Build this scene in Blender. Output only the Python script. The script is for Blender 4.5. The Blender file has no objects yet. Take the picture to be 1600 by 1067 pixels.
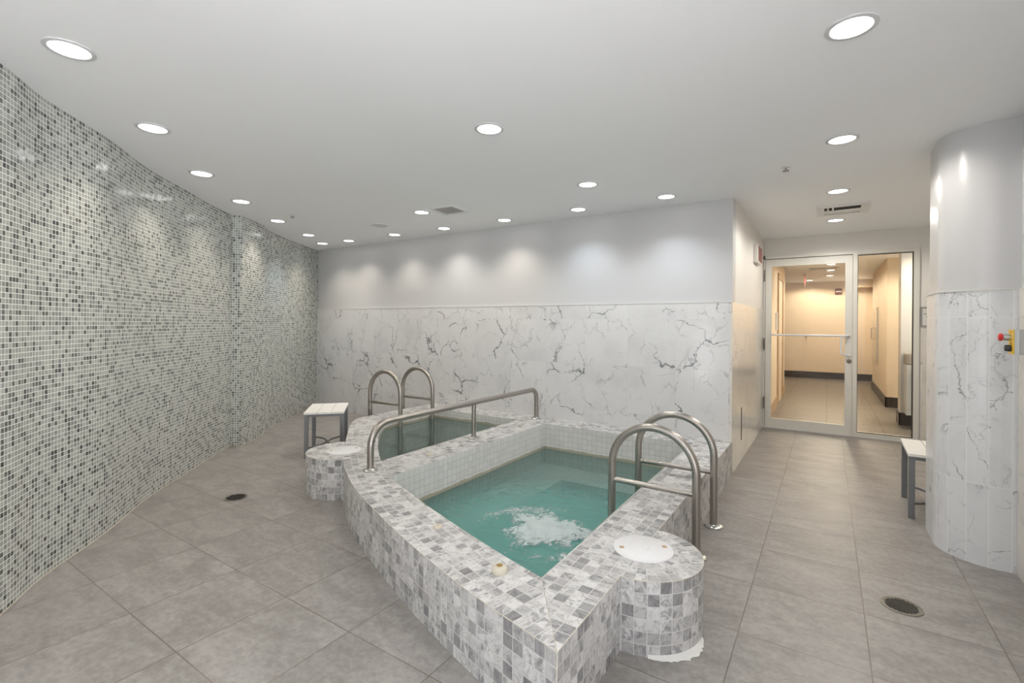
import bpy, bmesh, math, random
from mathutils import Vector, Matrix
random.seed(7)
PI = math.pi
S = bpy.context.scene
C = S.collection

# ------------------------------------------------------------------ camera, world, exposure
cam_d = bpy.data.cameras.new('camera'); cam = bpy.data.objects.new('camera', cam_d); C.objects.link(cam)
YAW, ROLL = math.radians(33.2787), math.radians(-0.4145)
fwd = Vector((-math.sin(YAW), math.cos(YAW), 0)); rgt = Vector((math.cos(YAW), math.sin(YAW), 0)); up = Vector((0, 0, 1))
R_ = rgt * math.cos(ROLL) - up * math.sin(ROLL); U_ = up * math.cos(ROLL) + rgt * math.sin(ROLL)
M = Matrix((R_, U_, -fwd)).transposed().to_4x4(); M.translation = (0, 0, 1.32)
cam.matrix_world = M
cam_d.sensor_width = 36; cam_d.lens = 750.17 / 1600 * 36
cam_d.shift_y = -(533.5 - 506.84) / 1600
cam_d.clip_start = 0.05
S.camera = cam
S.view_settings.view_transform = 'Standard'; S.view_settings.look = 'None'
S.view_settings.gamma = 1; S.view_settings.use_curve_mapping = False
S.view_settings.exposure = 0.40
wd = bpy.data.worlds.new('world'); S.world = wd; wd.use_nodes = True
SKY, UPLIGHT = 1.3, 7.0                  # overcast sky above the horizon, brighter lower half added to light the ceiling
_t = wd.node_tree; _bg = _t.nodes['Background']; _tc = _t.nodes.new('ShaderNodeTexCoord'); _sx = _t.nodes.new('ShaderNodeSeparateXYZ')
_mr = _t.nodes.new('ShaderNodeMapRange'); _t.links.new(_tc.outputs['Generated'], _sx.inputs[0]); _t.links.new(_sx.outputs[2], _mr.inputs[0])
for _i, _v in enumerate((-0.05, 0.05, UPLIGHT, SKY)): _mr.inputs[_i + 1].default_value = _v
_bg.inputs[0].default_value = (0.95, 0.965, 1.0, 1); _t.links.new(_mr.outputs[0], _bg.inputs[1])
ROOM_W, HALL_W = 20.0, 52.0            # watts of one downlight in the spa room / hallway
ZC = 2.46                               # ceiling height

# ------------------------------------------------------------------ node helpers
class NT:
    def __init__(s, name):
        s.m = bpy.data.materials.new(name); s.m.use_nodes = True
        s.t = s.m.node_tree; s.t.nodes.clear()
        s.out = s.t.nodes.new('ShaderNodeOutputMaterial')
    def n(s, typ, **kw):
        nd = s.t.nodes.new('ShaderNode' + typ)
        for k, v in kw.items(): setattr(nd, k, v)
        return nd
    def put(s, sock, v):
        if v is None: return
        if isinstance(v, bpy.types.NodeSocket): s.t.links.new(v, sock)
        else:
            if isinstance(v, tuple) and len(v) == 3 and sock.type == 'RGBA': v = (*v, 1)
            sock.default_value = v
    def math(s, op, a, b=None, c=None, clamp=False):
        nd = s.n('Math', operation=op); nd.use_clamp = clamp
        for i, v in enumerate((a, b, c)): s.put(nd.inputs[i], v)
        return nd.outputs[0]
    def vmath(s, op, a, b=None, scale=None):
        nd = s.n('VectorMath', operation=op); s.put(nd.inputs[0], a); s.put(nd.inputs[1], b)
        if scale is not None: s.put(nd.inputs['Scale'], scale)
        return nd.outputs[0]
    def sep(s, v):
        nd = s.n('SeparateXYZ'); s.put(nd.inputs[0], v); return nd.outputs
    def comb(s, x, y, z=0.0):
        nd = s.n('CombineXYZ')
        for i, v in enumerate((x, y, z)): s.put(nd.inputs[i], v)
        return nd.outputs[0]
    def mix(s, f, a, b):
        nd = s.n('Mix', data_type='RGBA'); s.put(nd.inputs[0], f); s.put(nd.inputs[6], a); s.put(nd.inputs[7], b)
        return nd.outputs[2]
    def noise(s, vec, scale, detail=2.0, rough=0.5, dist=0.0, col=False):
        nd = s.n('TexNoise'); s.put(nd.inputs['Vector'], vec); s.put(nd.inputs['Scale'], scale)
        s.put(nd.inputs['Detail'], detail); s.put(nd.inputs['Roughness'], rough); s.put(nd.inputs['Distortion'], dist)
        return nd.outputs[1 if col else 0]
    def white(s, vec):
        nd = s.n('TexWhiteNoise', noise_dimensions='3D'); s.put(nd.inputs['Vector'], vec); return nd.outputs
    def ss(s, v, lo, hi, a=0.0, b=1.0):
        nd = s.n('MapRange', interpolation_type='SMOOTHSTEP'); s.put(nd.inputs[0], v)
        for i, q in enumerate((lo, hi, a, b)): s.put(nd.inputs[i + 1], q)
        return nd.outputs[0]
    def ramp(s, f, stops, const=False):
        nd = s.n('ValToRGB'); r = nd.color_ramp
        if const: r.interpolation = 'CONSTANT'
        while len(r.elements) < len(stops): r.elements.new(0.5)
        for e, (p, c) in zip(r.elements, stops): e.position = p; e.color = (*c, 1)
        s.put(nd.inputs[0], f); return nd.outputs[0]
    def uv(s): return s.n('UVMap').outputs[0]
    def obj(s): return s.n('TexCoord').outputs['Object']
    def geo(s): return s.n('NewGeometry').outputs['Position']
    def bump(s, h, strength=0.3, dist=0.01):
        nd = s.n('Bump'); s.put(nd.inputs['Height'], h); nd.inputs['Strength'].default_value = strength
        nd.inputs['Distance'].default_value = dist; return nd.outputs[0]
    def done(s, col=(0.8, 0.8, 0.8), rough=0.5, metal=0.0, nrm=None, spec=0.5, emit=None, estr=0.0, **kw):
        b = s.n('BsdfPrincipled')
        s.put(b.inputs['Base Color'], col); s.put(b.inputs['Roughness'], rough); s.put(b.inputs['Metallic'], metal)
        s.put(b.inputs['Specular IOR Level'], spec)
        if nrm is not None: s.put(b.inputs['Normal'], nrm)
        if emit is not None: s.put(b.inputs['Emission Color'], emit); s.put(b.inputs['Emission Strength'], estr)
        for k, v in kw.items(): s.put(b.inputs[k.replace('_', ' ')], v)
        s.t.links.new(b.outputs[0], s.out.inputs[0]); return s.m

def plain(name, col, rough=0.5, metal=0.0, spec=0.5, var=0.04, scale=30.0):
    t = NT(name); n = t.noise(t.obj(), scale, 3)
    a = tuple(c * (1 - var) for c in col); b = tuple(min(1, c * (1 + var)) for c in col)
    return t.done(t.mix(n, a, b), rough, metal, spec=spec)

def grid(t, uv, px, py, grout, ox=0.0, oy=0.0):
    """square tile grid: cell id vector and joint mask (1 = joint)"""
    x, y, _ = t.sep(uv)
    gx = t.math('DIVIDE', t.math('SUBTRACT', x, ox), px); gy = t.math('DIVIDE', t.math('SUBTRACT', y, oy), py)
    cx, cy = t.math('FLOOR', gx), t.math('FLOOR', gy)
    fx, fy = t.math('FRACT', gx), t.math('FRACT', gy)
    dx = t.math('MULTIPLY', t.math('MINIMUM', fx, t.math('SUBTRACT', 1.0, fx)), px)
    dy = t.math('MULTIPLY', t.math('MINIMUM', fy, t.math('SUBTRACT', 1.0, fy)), py)
    d = t.math('MINIMUM', dx, dy)
    mask = t.ss(d, grout * 0.35, grout * 0.65, 1.0, 0.0)
    return t.comb(cx, cy), mask, d

def mat_mosaic():
    t = NT('glass mosaic'); uv = t.uv()
    cid, joint, d = grid(t, uv, 0.0254, 0.0254, 0.0034)
    w = t.white(t.vmath('ADD', cid, (3.3, 7.7, 1.1)))
    col = t.ramp(w[0], [(0.0, (0.055, 0.06, 0.06)), (0.10, (0.10, 0.108, 0.10)), (0.20, (0.24, 0.25, 0.235)), (0.38, (0.34, 0.355, 0.325)), (0.62, (0.40, 0.415, 0.375)), (0.86, (0.45, 0.465, 0.42))], True)
    v2 = t.sep(w[1])[1]
    col = t.mix(t.math('MULTIPLY', v2, 0.25), col, (0.36, 0.40, 0.33))
    col = t.mix(joint, col, (0.80, 0.80, 0.77))
    # every glass tile sits a little tilted
    tilt = t.vmath('SCALE', t.vmath('SUBTRACT', w[1], (0.5, 0.5, 0.5)), None, 0.05)
    nrm = t.vmath('NORMALIZE', t.vmath('ADD', t.n('NewGeometry').outputs['Normal'], tilt))
    rough = t.mix(joint, (0.16, 0.16, 0.16), (0.7, 0.7, 0.7))
    return t.done(col, rough, nrm=nrm, spec=0.5)

def mat_tub():
    t = NT('tumbled grey marble mosaic'); uv = t.uv()
    cid, joint, d = grid(t, uv, 0.0508, 0.0508, 0.0036)
    w = t.white(cid)
    off = t.vmath('SCALE', w[1], None, 9.0)
    p = t.vmath('ADD', t.comb(*t.sep(uv)[:2]), off)
    cloud = t.noise(t.vmath('MULTIPLY', p, (1.0, 0.6, 1.0)), 20, 5, 0.62, 1.6)
    vein = t.math('ABSOLUTE', t.math('SUBTRACT', t.noise(p, 13, 3, 0.5, 1.5), 0.5))
    vein = t.ss(vein, 0.0, 0.045, 1.0, 0.0)
    base = t.ramp(w[0], [(0.0, (0.26, 0.255, 0.255)), (0.08, (0.36, 0.35, 0.345)), (0.22, (0.47, 0.46, 0.45)), (0.5, (0.59, 0.58, 0.565)), (1.0, (0.68, 0.67, 0.655))])
    dark = t.mix(0.72, base, (0.13, 0.128, 0.132))
    thr = t.math('SUBTRACT', 0.525, t.math('MULTIPLY', t.math('POWER', t.sep(w[1])[2], 3.0), 0.14))
    col = t.mix(t.ss(t.math('SUBTRACT', cloud, thr), -0.04, 0.20), base, dark)
    col = t.mix(t.math('MULTIPLY', vein, 0.35), col, (0.17, 0.17, 0.18))
    col = t.mix(joint, col, (0.60, 0.585, 0.555))
    nrm = t.bump(t.math('SUBTRACT', 1.0, joint), 0.35, 0.002)
    return t.done(col, 0.42, nrm=nrm)

def mat_liner():
    t = NT('white pool tile'); uv = t.uv()
    cid, joint, d = grid(t, uv, 0.0508, 0.0508, 0.003, 0, 0.303)
    w = t.white(cid)
    col = t.mix(w[0], (0.66, 0.645, 0.62), (0.74, 0.725, 0.70))
    col = t.mix(joint, col, (0.47, 0.47, 0.455))
    z = t.sep(t.geo())[2]
    # mineral line left by the water
    n = t.noise(t.geo(), 9, 4)
    a = t.attr('wl')
    band = t.math('MULTIPLY', t.ss(t.math('SUBTRACT', z, a), -0.004, 0.002), t.ss(t.math('SUBTRACT', z, t.math('ADD', a, t.math('MULTIPLY', n, 0.03))), 0.004, 0.012, 1.0, 0.0))
    col = t.mix(t.math('MULTIPLY', band, 0.8), col, (0.34, 0.30, 0.20))
    return t.done(col, 0.3)

def _attr(s, name):
    nd = s.n('Attribute'); nd.attribute_type = 'OBJECT'; nd.attribute_name = '["%s"]' % name
    return nd.outputs['Fac']
NT.attr = _attr

def marble(name, px, py, ox, oy, gw=0.0026, jw=0.6, rough=0.14, light=(0.70, 0.69, 0.68), seam=(0.60, 0.59, 0.58), veins=0.85, vscale=1.0):
    t = NT(name); uv = t.uv()
    cid, joint, d = grid(t, uv, px, py, gw, ox, oy)
    w = t.white(t.vmath('ADD', cid, (1.7, 5.3, 0.4)))
    q = t.vmath('ADD', t.comb(*t.sep(uv)[:2]), t.vmath('SCALE', w[1], None, 17.0))
    V = vscale
    warp = t.vmath('SCALE', t.vmath('SUBTRACT', t.noise(q, 2.2 * V, 6, 0.60, col=True), (0.5, 0.5, 0.5)), None, 0.42 / V)
    p = t.vmath('ADD', q, warp)
    def cracks(vec, sc, lo, hi):
        vo = t.n('TexVoronoi', feature='DISTANCE_TO_EDGE'); t.put(vo.inputs['Vector'], vec); t.put(vo.inputs['Scale'], sc)
        return t.ss(vo.outputs['Distance'], lo, hi, 1.0, 0.0)
    # main veins: crooked cracks that fork, swell and die out
    wid = t.ss(t.noise(t.vmath('ADD', q, (8.0, 3.0, 0)), 4.5 * V, 3), 0.36, 0.74, 0.004, 0.026)
    vo = t.n('TexVoronoi', feature='DISTANCE_TO_EDGE'); t.put(vo.inputs['Vector'], t.vmath('MULTIPLY', p, (1.0, 0.72, 1.0))); t.put(vo.inputs['Scale'], 2.1 * V)
    l1 = t.ss(t.math('DIVIDE', vo.outputs['Distance'], wid), 0.15, 1.0, 1.0, 0.0)
    m1 = t.ss(t.noise(t.vmath('ADD', q, (4.0, 9.0, 0)), 1.9 * V, 2, 0.5), 0.47, 0.58)
    # fine secondary veins and flecks
    l2 = cracks(t.vmath('MULTIPLY', t.vmath('ADD', q, t.vmath('SCALE', warp, None, 0.9)), (1.0, 0.6, 1.0)), 6.5 * V, 0.0, 0.045)
    m2 = t.ss(t.noise(t.vmath('ADD', q, (14.0, 2.0, 0)), 4.0 * V, 4, 0.6), 0.46, 0.62)
    cloud = t.noise(q, 2.4 * vscale, 5, 0.6)
    tone = t.math('ADD', t.math('MULTIPLY', w[0], 0.06), t.math('MULTIPLY', t.ss(cloud, 0.40, 0.75), 0.22))
    col = t.mix(tone, light, (0.36, 0.36, 0.37))
    col = t.mix(t.math('MULTIPLY', t.math('MULTIPLY', l2, m2), 0.55 * veins), col, (0.22, 0.225, 0.24))
    col = t.mix(t.math('MULTIPLY', t.math('MULTIPLY', l1, m1), veins), col, (0.11, 0.115, 0.125))
    col = t.mix(t.math('MULTIPLY', joint, jw), col, seam)
    return t.done(col, rough, spec=0.4)

def mat_floor(name, px, py, ox, oy, c1, c2, grout, rough=0.42, fleck=0.18, gw=0.0046):
    t = NT(name); g = t.geo()
    cid, joint, d = grid(t, g, px, py, gw, ox, oy)
    w = t.white(cid)
    q = t.vmath('ADD', t.comb(*t.sep(g)[:2]), t.vmath('SCALE', w[1], None, 11.0))
    st = t.noise(t.vmath('MULTIPLY', q, (1.0, 2.2, 1.0)), 3.2, 6, 0.66, 0.6)
    mo = t.noise(q, 34, 6, 0.7)
    fl = t.ss(t.noise(q, 90, 4, 0.65), 0.58, 0.74)
    f = t.math('ADD', t.math('MULTIPLY', st, 0.55), t.math('MULTIPLY', mo, 0.60))
    col = t.mix(t.ss(f, 0.40, 0.76), c1, c2)
    col = t.mix(t.math('MULTIPLY', fl, fleck), col, tuple(min(1, c * 1.35) for c in c2))
    dk = t.math('MULTIPLY', w[0], 0.10)
    col = t.mix(dk, col, tuple(c * 0.7 for c in c1))
    jn = t.ss(t.noise(g, 1.7, 2), 0.45, 0.70)
    col = t.mix(t.math('MULTIPLY', joint, 0.75), col, t.mix(jn, grout, tuple(c * 2.2 for c in grout)))
    nrm = t.bump(t.math('ADD', t.math('MULTIPLY', mo, 0.25), t.math('SUBTRACT', 1.0, joint)), 0.06, 0.003)
    return t.done(col, t.ss(mo, 0.3, 0.7, rough - 0.06, rough + 0.08), nrm=nrm, spec=0.4)

def mat_steel(name, col, rough):
    t = NT(name); n = t.noise(t.obj(), 14, 2)
    return t.done(col, t.ss(n, 0.3, 0.7, rough - 0.03, rough + 0.04), 1.0)

def mat_water(name, deep, milk, tint, jet=None, rip=1.0):
    t = NT(name); g = t.geo()
    x, y, z = t.sep(g)
    p = t.comb(x, y)
    h = t.noise(t.vmath('MULTIPLY', p, (3.0, 5.0, 1)), 2.4, 4, 0.55, 0.6)
    h2 = t.noise(p, 26, 2)
    if jet:
        r = t.vmath('DISTANCE', p, (jet[0], jet[1], 0)); r = t.t.nodes[-1].outputs['Value']
        ring = t.math('SINE', t.math('ADD', t.math('MULTIPLY', r, 62.0), t.math('MULTIPLY', h, 9.0)))
        h = t.math('ADD', h, t.math('MULTIPLY', ring, t.ss(r, 0.2, 1.3, 0.12, 0.03)))
        near = t.ss(t.math('ADD', r, t.math('MULTIPLY', h2, 0.2)), 0.35, 1.45, 1.0, 0.0)
        body = t.ss(near, 0.0, 1.0, milk * 0.30, min(1, milk * 1.15))
    else: body = milk
    h = t.math('ADD', h, t.math('MULTIPLY', h2, 0.06))
    nrm = t.bump(h, 0.25 * rip, 0.05)
    dif = t.n('BsdfDiffuse'); t.put(dif.inputs[0], deep)
    tr = t.n('BsdfTransparent'); t.put(tr.inputs[0], tint)
    gl = t.n('BsdfGlossy'); gl.inputs['Roughness'].default_value = 0.04; t.put(gl.inputs['Normal'], nrm)
    m1 = t.n('MixShader'); t.put(m1.inputs[0], body); t.t.links.new(tr.outputs[0], m1.inputs[1]); t.t.links.new(dif.outputs[0], m1.inputs[2])
    fr = t.n('Fresnel'); fr.inputs[0].default_value = 1.33; t.put(fr.inputs['Normal'], nrm)
    m2 = t.n('MixShader'); t.put(m2.inputs[0], fr.outputs[0]); t.t.links.new(m1.outputs[0], m2.inputs[1]); t.t.links.new(gl.outputs[0], m2.inputs[2])
    t.t.links.new(m2.outputs[0], t.out.inputs[0]); return t.m

def mat_foam():
    t = NT('foam'); g = t.geo(); x, y, z = t.sep(g); p = t.comb(x, y)
    a = t.attr_geo('dens')
    n = t.noise(t.vmath('MULTIPLY', p, (1.6, 1.0, 1.0)), 24, 5, 0.7, 0.9)
    sw = t.noise(p, 7, 3, 0.6, 1.6)
    m = t.ss(t.math('ADD', t.math('MULTIPLY', n, 1.1), t.math('ADD', a, t.math('MULTIPLY', sw, 0.5))), 1.16, 1.52)
    dif = t.n('BsdfDiffuse'); t.put(dif.inputs[0], t.mix(n, (0.62, 0.72, 0.72), (0.86, 0.90, 0.90)))
    t.put(dif.inputs['Normal'], t.bump(n, 0.8, 0.02))
    tr = t.n('BsdfTransparent'); mx = t.n('MixShader')
    t.put(mx.inputs[0], t.math('MULTIPLY', m, 0.72)); t.t.links.new(tr.outputs[0], mx.inputs[1]); t.t.links.new(dif.outputs[0], mx.inputs[2])
    t.t.links.new(mx.outputs[0], t.out.inputs[0]); return t.m
def _attrg(s, name):
    nd = s.n('Attribute'); nd.attribute_name = name; return nd.outputs['Fac']
NT.attr_geo = _attrg

def mat_glass():
    t = NT('clear door glass')
    tr = t.n('BsdfTransparent'); t.put(tr.inputs[0], (0.95, 0.965, 0.955))
    gl = t.n('BsdfGlossy'); gl.inputs['Roughness'].default_value = 0.01
    fr = t.n('Fresnel'); fr.inputs[0].default_value = 1.45
    mx = t.n('MixShader'); t.put(mx.inputs[0], fr.outputs[0]); t.t.links.new(tr.outputs[0], mx.inputs[1]); t.t.links.new(gl.outputs[0], mx.inputs[2])
    t.t.links.new(mx.outputs[0], t.out.inputs[0]); return t.m

def emis(name, col, e):
    t = NT(name); n = t.noise(t.obj(), 5, 1)
    em = t.n('Emission'); t.put(em.inputs[0], col); t.put(em.inputs[1], t.ss(n, 0, 1, e * 0.98, e * 1.02))
    t.t.links.new(em.outputs[0], t.out.inputs[0]); return t.m

def mat_wallpaper():
    t = NT('beige wallcovering'); g = t.geo(); x, y, z = t.sep(g)
    n = t.noise(t.vmath('MULTIPLY', g, (1, 1, 0.15)), 30, 4); m = t.noise(g, 9, 4)
    col = t.mix(t.math('ADD', t.math('MULTIPLY', n, 0.5), t.math('MULTIPLY', m, 0.4)), (0.68, 0.55, 0.40), (0.77, 0.65, 0.50))
    sx = t.math('ABSOLUTE', t.math('SUBTRACT', t.math('FRACT', t.math('DIVIDE', t.math('ADD', x, y), 1.22)), 0.5))
    col = t.mix(t.ss(sx, 0.0, 0.004, 0.35, 0.0), col, (0.5, 0.36, 0.22))
    return t.done(col, 0.5)

MAT = dict(
    mosaic=mat_mosaic(), tub=mat_tub(), liner=mat_liner(),
    marble_back=marble('white veined marble', 0.4645, 0.468, -2.585, 0.447),
    marble_side=marble('cream veined marble', 0.4645, 0.468, 4.62, 0.447, light=(0.73, 0.69, 0.62), seam=(0.60, 0.56, 0.49), veins=0.45, vscale=1.2),
    marble_col=marble('white marble strips', 0.0925, 0.93, 0.02, 0.45, 0.0046, 0.55, 0.26, light=(0.74, 0.745, 0.75), seam=(0.86, 0.86, 0.85), veins=0.6, vscale=1.4),
    floor=mat_floor('grey porcelain floor tile', 0.4635, 0.4667, -0.313, 0.873, (0.215, 0.198, 0.183), (0.355, 0.333, 0.313), (0.10, 0.08, 0.062)),
    hall_floor=mat_floor('taupe hallway tile', 0.61, 0.61, 0.0, 7.1, (0.15, 0.135, 0.12), (0.175, 0.158, 0.14), (0.05, 0.04, 0.032), 0.32, 0.0, 0.016),
    ceiling=plain('ceiling paint', (0.91, 0.91, 0.915), 0.7, var=0.006, scale=3),
    paint=plain('grey white wall paint', (0.575, 0.57, 0.568), 0.28, spec=0.4, var=0.01, scale=4),
    cream=plain('cream wall paint', (0.76, 0.735, 0.69), 0.45, var=0.01, scale=4),
    doorpaint=plain('cream door enamel', (0.70, 0.68, 0.62), 0.35, var=0.015, scale=8),
    white=plain('white plastic', (0.74, 0.735, 0.735), 0.35, var=0.02),
    offwhite=plain('white painted bench slats', (0.82, 0.80, 0.755), 0.45, var=0.02),
    cap=plain('ivory plastic', (0.58, 0.53, 0.43), 0.35),
    brass=mat_steel('brass', (0.55, 0.38, 0.14), 0.3),
    steel=mat_steel('brushed stainless steel', (0.41, 0.38, 0.345), 0.31),
    flange=mat_steel('polished flange', (0.62, 0.62, 0.60), 0.2),
    legs=plain('grey powder coated metal', (0.20, 0.205, 0.215), 0.4, 0.35, var=0.05),
    dark=plain('dark opening', (0.02, 0.018, 0.015), 0.7),
    drain=plain('tarnished drain metal', (0.22, 0.20, 0.165), 0.45, 0.4, var=0.2),
    grille=plain('vent grey', (0.42, 0.40, 0.385), 0.5),
    trimring=plain('downlight trim', (0.62, 0.62, 0.62), 0.4, var=0.01),
    gasket=plain('black gasket', (0.03, 0.025, 0.02), 0.6),
    wallpaper=mat_wallpaper(),
    base=plain('dark vinyl baseboard', (0.035, 0.025, 0.02), 0.35, var=0.1),
    wood=plain('dark brown wood', (0.46, 0.31, 0.18), 0.4, var=0.2, scale=12),
    red=plain('red enamel', (0.13, 0.022, 0.014), 0.35),
    redknob=plain('red plastic', (0.62, 0.03, 0.025), 0.3),
    yellow=plain('yellow plate', (0.86, 0.56, 0.04), 0.4),
    orange=plain('orange print', (0.70, 0.30, 0.02), 0.5),
    greybox=plain('grey electrical box', (0.44, 0.44, 0.41), 0.45),
    greybox2=plain('pale grey box lid', (0.56, 0.58, 0.59), 0.4),
    black=plain('black plastic', (0.02, 0.02, 0.022), 0.4),
    signgrey=plain('grey sign frame', (0.27, 0.265, 0.255), 0.4),
    signface=plain('pale sign face', (0.66, 0.645, 0.61), 0.4),
    grout=plain('white grout', (0.66, 0.65, 0.62), 0.8, var=0.06, scale=60),
    lens=emis('lit downlight lens', (1.0, 0.985, 0.96), 6.0),
    hall_lens=emis('lit hallway lens', (1.0, 0.92, 0.80), 6.0),
    exit_red=emis('red lit letters', (1.0, 0.12, 0.10), 3.0),
    acrylic=plain('pink acrylic', (0.75, 0.35, 0.30), 0.2),
    glass=mat_glass(), foam=mat_foam(),
    hot=mat_water('turbid teal water', (0.12, 0.345, 0.31), 0.62, (0.60, 0.68, 0.655), (-1.42, 2.6), 1.0),
    cold=mat_water('clear still water', (0.11, 0.24, 0.22), 0.12, (0.66, 0.78, 0.75), None, 0.10),
)

# ------------------------------------------------------------------ mesh helpers
class MB:
    def __init__(s): s.b = bmesh.new(); s.uvl = s.b.loops.layers.uv.new('UVMap'); s.mats = []
    def face(s, pts, uvs=None, mi=0, smooth=False):
        vs = [s.b.verts.new(p) for p in pts]
        f = s.b.faces.new(vs); f.material_index = mi; f.smooth = smooth
        if uvs:
            for l, q in zip(f.loops, uvs): l[s.uvl].uv = q
        return f
    def box(s, x0, x1, y0, y1, z0, z1, mi=0):
        """axis box with metric UVs on each face"""
        P = lambda x, y, z: (x, y, z)
        for pts, ax in (
            ([P(x0,y0,z0),P(x1,y0,z0),P(x1,y0,z1),P(x0,y0,z1)], 'x'), ([P(x1,y1,z0),P(x0,y1,z0),P(x0,y1,z1),P(x1,y1,z1)], 'x'),
            ([P(x0,y1,z0),P(x0,y0,z0),P(x0,y0,z1),P(x0,y1,z1)], 'y'), ([P(x1,y0,z0),P(x1,y1,z0),P(x1,y1,z1),P(x1,y0,z1)], 'y'),
            ([P(x0,y0,z1),P(x1,y0,z1),P(x1,y1,z1),P(x0,y1,z1)], 'z'), ([P(x0,y1,z0),P(x1,y1,z0),P(x1,y0,z0),P(x0,y0,z0)], 'z')):
            uv = [(p[0], p[2]) if ax == 'x' else (p[1], p[2]) if ax == 'y' else (p[0], p[1]) for p in pts]
            s.face(pts, uv, mi)
        return s
    def prism(s, poly, z0, z1, mi=0, caps=True, smooth=False, u0=0.0, closed=True):
        """vertical prism over a counter-clockwise plan outline; side UV = (length along outline, z)"""
        n = len(poly); u = u0
        for i in range(n if closed else n - 1):
            a, b = poly[i], poly[(i + 1) % n]; L = math.dist(a, b)
            s.face([(*a, z0), (*b, z0), (*b, z1), (*a, z1)], [(u, z0), (u + L, z0), (u + L, z1), (u, z1)], mi, smooth); u += L
        if caps:
            s.face([(*p, z1) for p in poly], [p for p in poly], mi)
            s.face([(*p, z0) for p in reversed(poly)], [p for p in reversed(poly)], mi)
        return s
    def tube(s, path, r, n=14, closed=False, mi=0, cap=True):
        path = [Vector(p) for p in path]; m = len(path); rings = []
        prev = None
        for i, p in enumerate(path):
            t = (path[(i + 1) % m] - path[i - 1]) if (closed or 0 < i < m - 1) else (path[1] - path[0] if i == 0 else path[-1] - path[-2])
            t.normalize()
            if prev is None:
                a = Vector((0, 0, 1)) if abs(t.z) < 0.9 else Vector((1, 0, 0))
                nx = t.cross(a).normalized()
            else: nx = (prev - t * prev.dot(t)).normalized()
            prev = nx; ny = t.cross(nx)
            rr = r[i] if isinstance(r, (list, tuple)) else r
            rings.append([s.b.verts.new(p + (nx * math.cos(2 * PI * k / n) + ny * math.sin(2 * PI * k / n)) * rr) for k in range(n)])
        for i in range(m if closed else m - 1):
            A, B = rings[i], rings[(i + 1) % m]
            for k in range(n):
                f = s.b.faces.new((A[k], A[(k + 1) % n], B[(k + 1) % n], B[k])); f.smooth = True; f.material_index = mi
        if cap and not closed:
            f = s.b.faces.new(list(reversed(rings[0]))); f.material_index = mi
            f = s.b.faces.new(rings[-1]); f.material_index = mi
        return s
    def lathe(s, prof, n=32, c=(0, 0, 0), mi=0, axis='z', smooth=True):
        """prof: (radius, height) list, turned round a vertical axis through c"""
        rings = []
        def pt(r, h, a):
            q = (r * math.cos(a), r * math.sin(a), h)
            if axis == 'x': q = (h, q[0], q[1])
            if axis == 'y': q = (q[0], -h, q[1])
            return (c[0] + q[0], c[1] + q[1], c[2] + q[2])
        for r, h in prof:
            rings.append([s.b.verts.new(pt(0, h, 0))] if r < 1e-6 else [s.b.verts.new(pt(r, h, 2 * PI * k / n)) for k in range(n)])
        for A, B in zip(rings, rings[1:]):
            for k in range(n):
                k2 = (k + 1) % n
                if len(A) == 1 and len(B) == 1: continue
                v = [A[0], B[k2], B[k]] if len(A) == 1 else [A[k], A[k2], B[0]] if len(B) == 1 else [A[k], A[k2], B[k2], B[k]]
                f = s.b.faces.new(v); f.smooth = smooth; f.material_index = mi
        return s
    def build(s, name, mat, parent=None, weld=True, recalc=True, bevel=0.0, sharp=True):
        if weld: bmesh.ops.remove_doubles(s.b, verts=s.b.verts, dist=1e-5)
        if bevel: bmesh.ops.bevel(s.b, geom=[e for e in s.b.edges if len(e.link_faces) == 2 and e.calc_face_angle(0) > 0.6], offset=bevel, segments=2, profile=0.6, affect='EDGES')
        if recalc: bmesh.ops.recalc_face_normals(s.b, faces=s.b.faces)
        if sharp:
            for e in s.b.edges:
                if len(e.link_faces) == 2 and e.calc_face_angle(0) > 0.7: e.smooth = False
        me = bpy.data.meshes.new(name); s.b.to_mesh(me); s.b.free()
        for m in (mat if isinstance(mat, (list, tuple)) else [mat]): me.materials.append(MAT[m] if isinstance(m, str) else m)
        o = bpy.data.objects.new(name, me); C.objects.link(o)
        if parent: o.parent = parent
        return o

def tag(o, label, cat, group=None, kind=None):
    o['label'] = label; o['category'] = cat
    if group: o['group'] = group
    if kind: o['kind'] = kind
    return o
def thing(name, label, cat, loc=(0, 0, 0), rotz=0.0, group=None):
    o = bpy.data.objects.new(name, None); C.objects.link(o); o.empty_display_size = 0.1
    o.location = loc; o.rotation_euler = (0, 0, rotz)
    return tag(o, label, cat, group)
def struct(o, label=None, cat=None):
    o['kind'] = 'structure'
    if label: o['label'] = label
    if cat: o['category'] = cat
    return o
def dup(root, loc, rotz=0.0, label=None):
    r = root.copy(); C.objects.link(r); r.location = loc; r.rotation_euler = (0, 0, rotz)
    if label: r['label'] = label
    def kids(a, b):
        for ch in [o for o in bpy.data.objects if o.parent == a]:
            c = ch.copy(); C.objects.link(c); c.parent = b; kids(ch, c)
    kids(root, r)
    return r
def arc(c, r, a0, a1, n): return [(c[0] + r * math.cos(a0 + (a1 - a0) * i / n), c[1] + r * math.sin(a0 + (a1 - a0) * i / n)) for i in range(n + 1)]
def smooth_curve(pts, per=6):
    """Catmull-Rom through the points"""
    out = []
    P = [pts[0]] + list(pts) + [pts[-1]]
    for i in range(1, len(P) - 2):
        a, b, c, d = (Vector(P[i + k]) for k in (-1, 0, 1, 2))
        for k in range(per):
            t = k / per
            out.append(tuple(0.5 * ((2 * b) + (c - a) * t + (2 * a - 5 * b + 4 * c - d) * t * t + (3 * b - 3 * c + d - a) * t ** 3)))
    out.append(tuple(pts[-1])); return out
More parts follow.
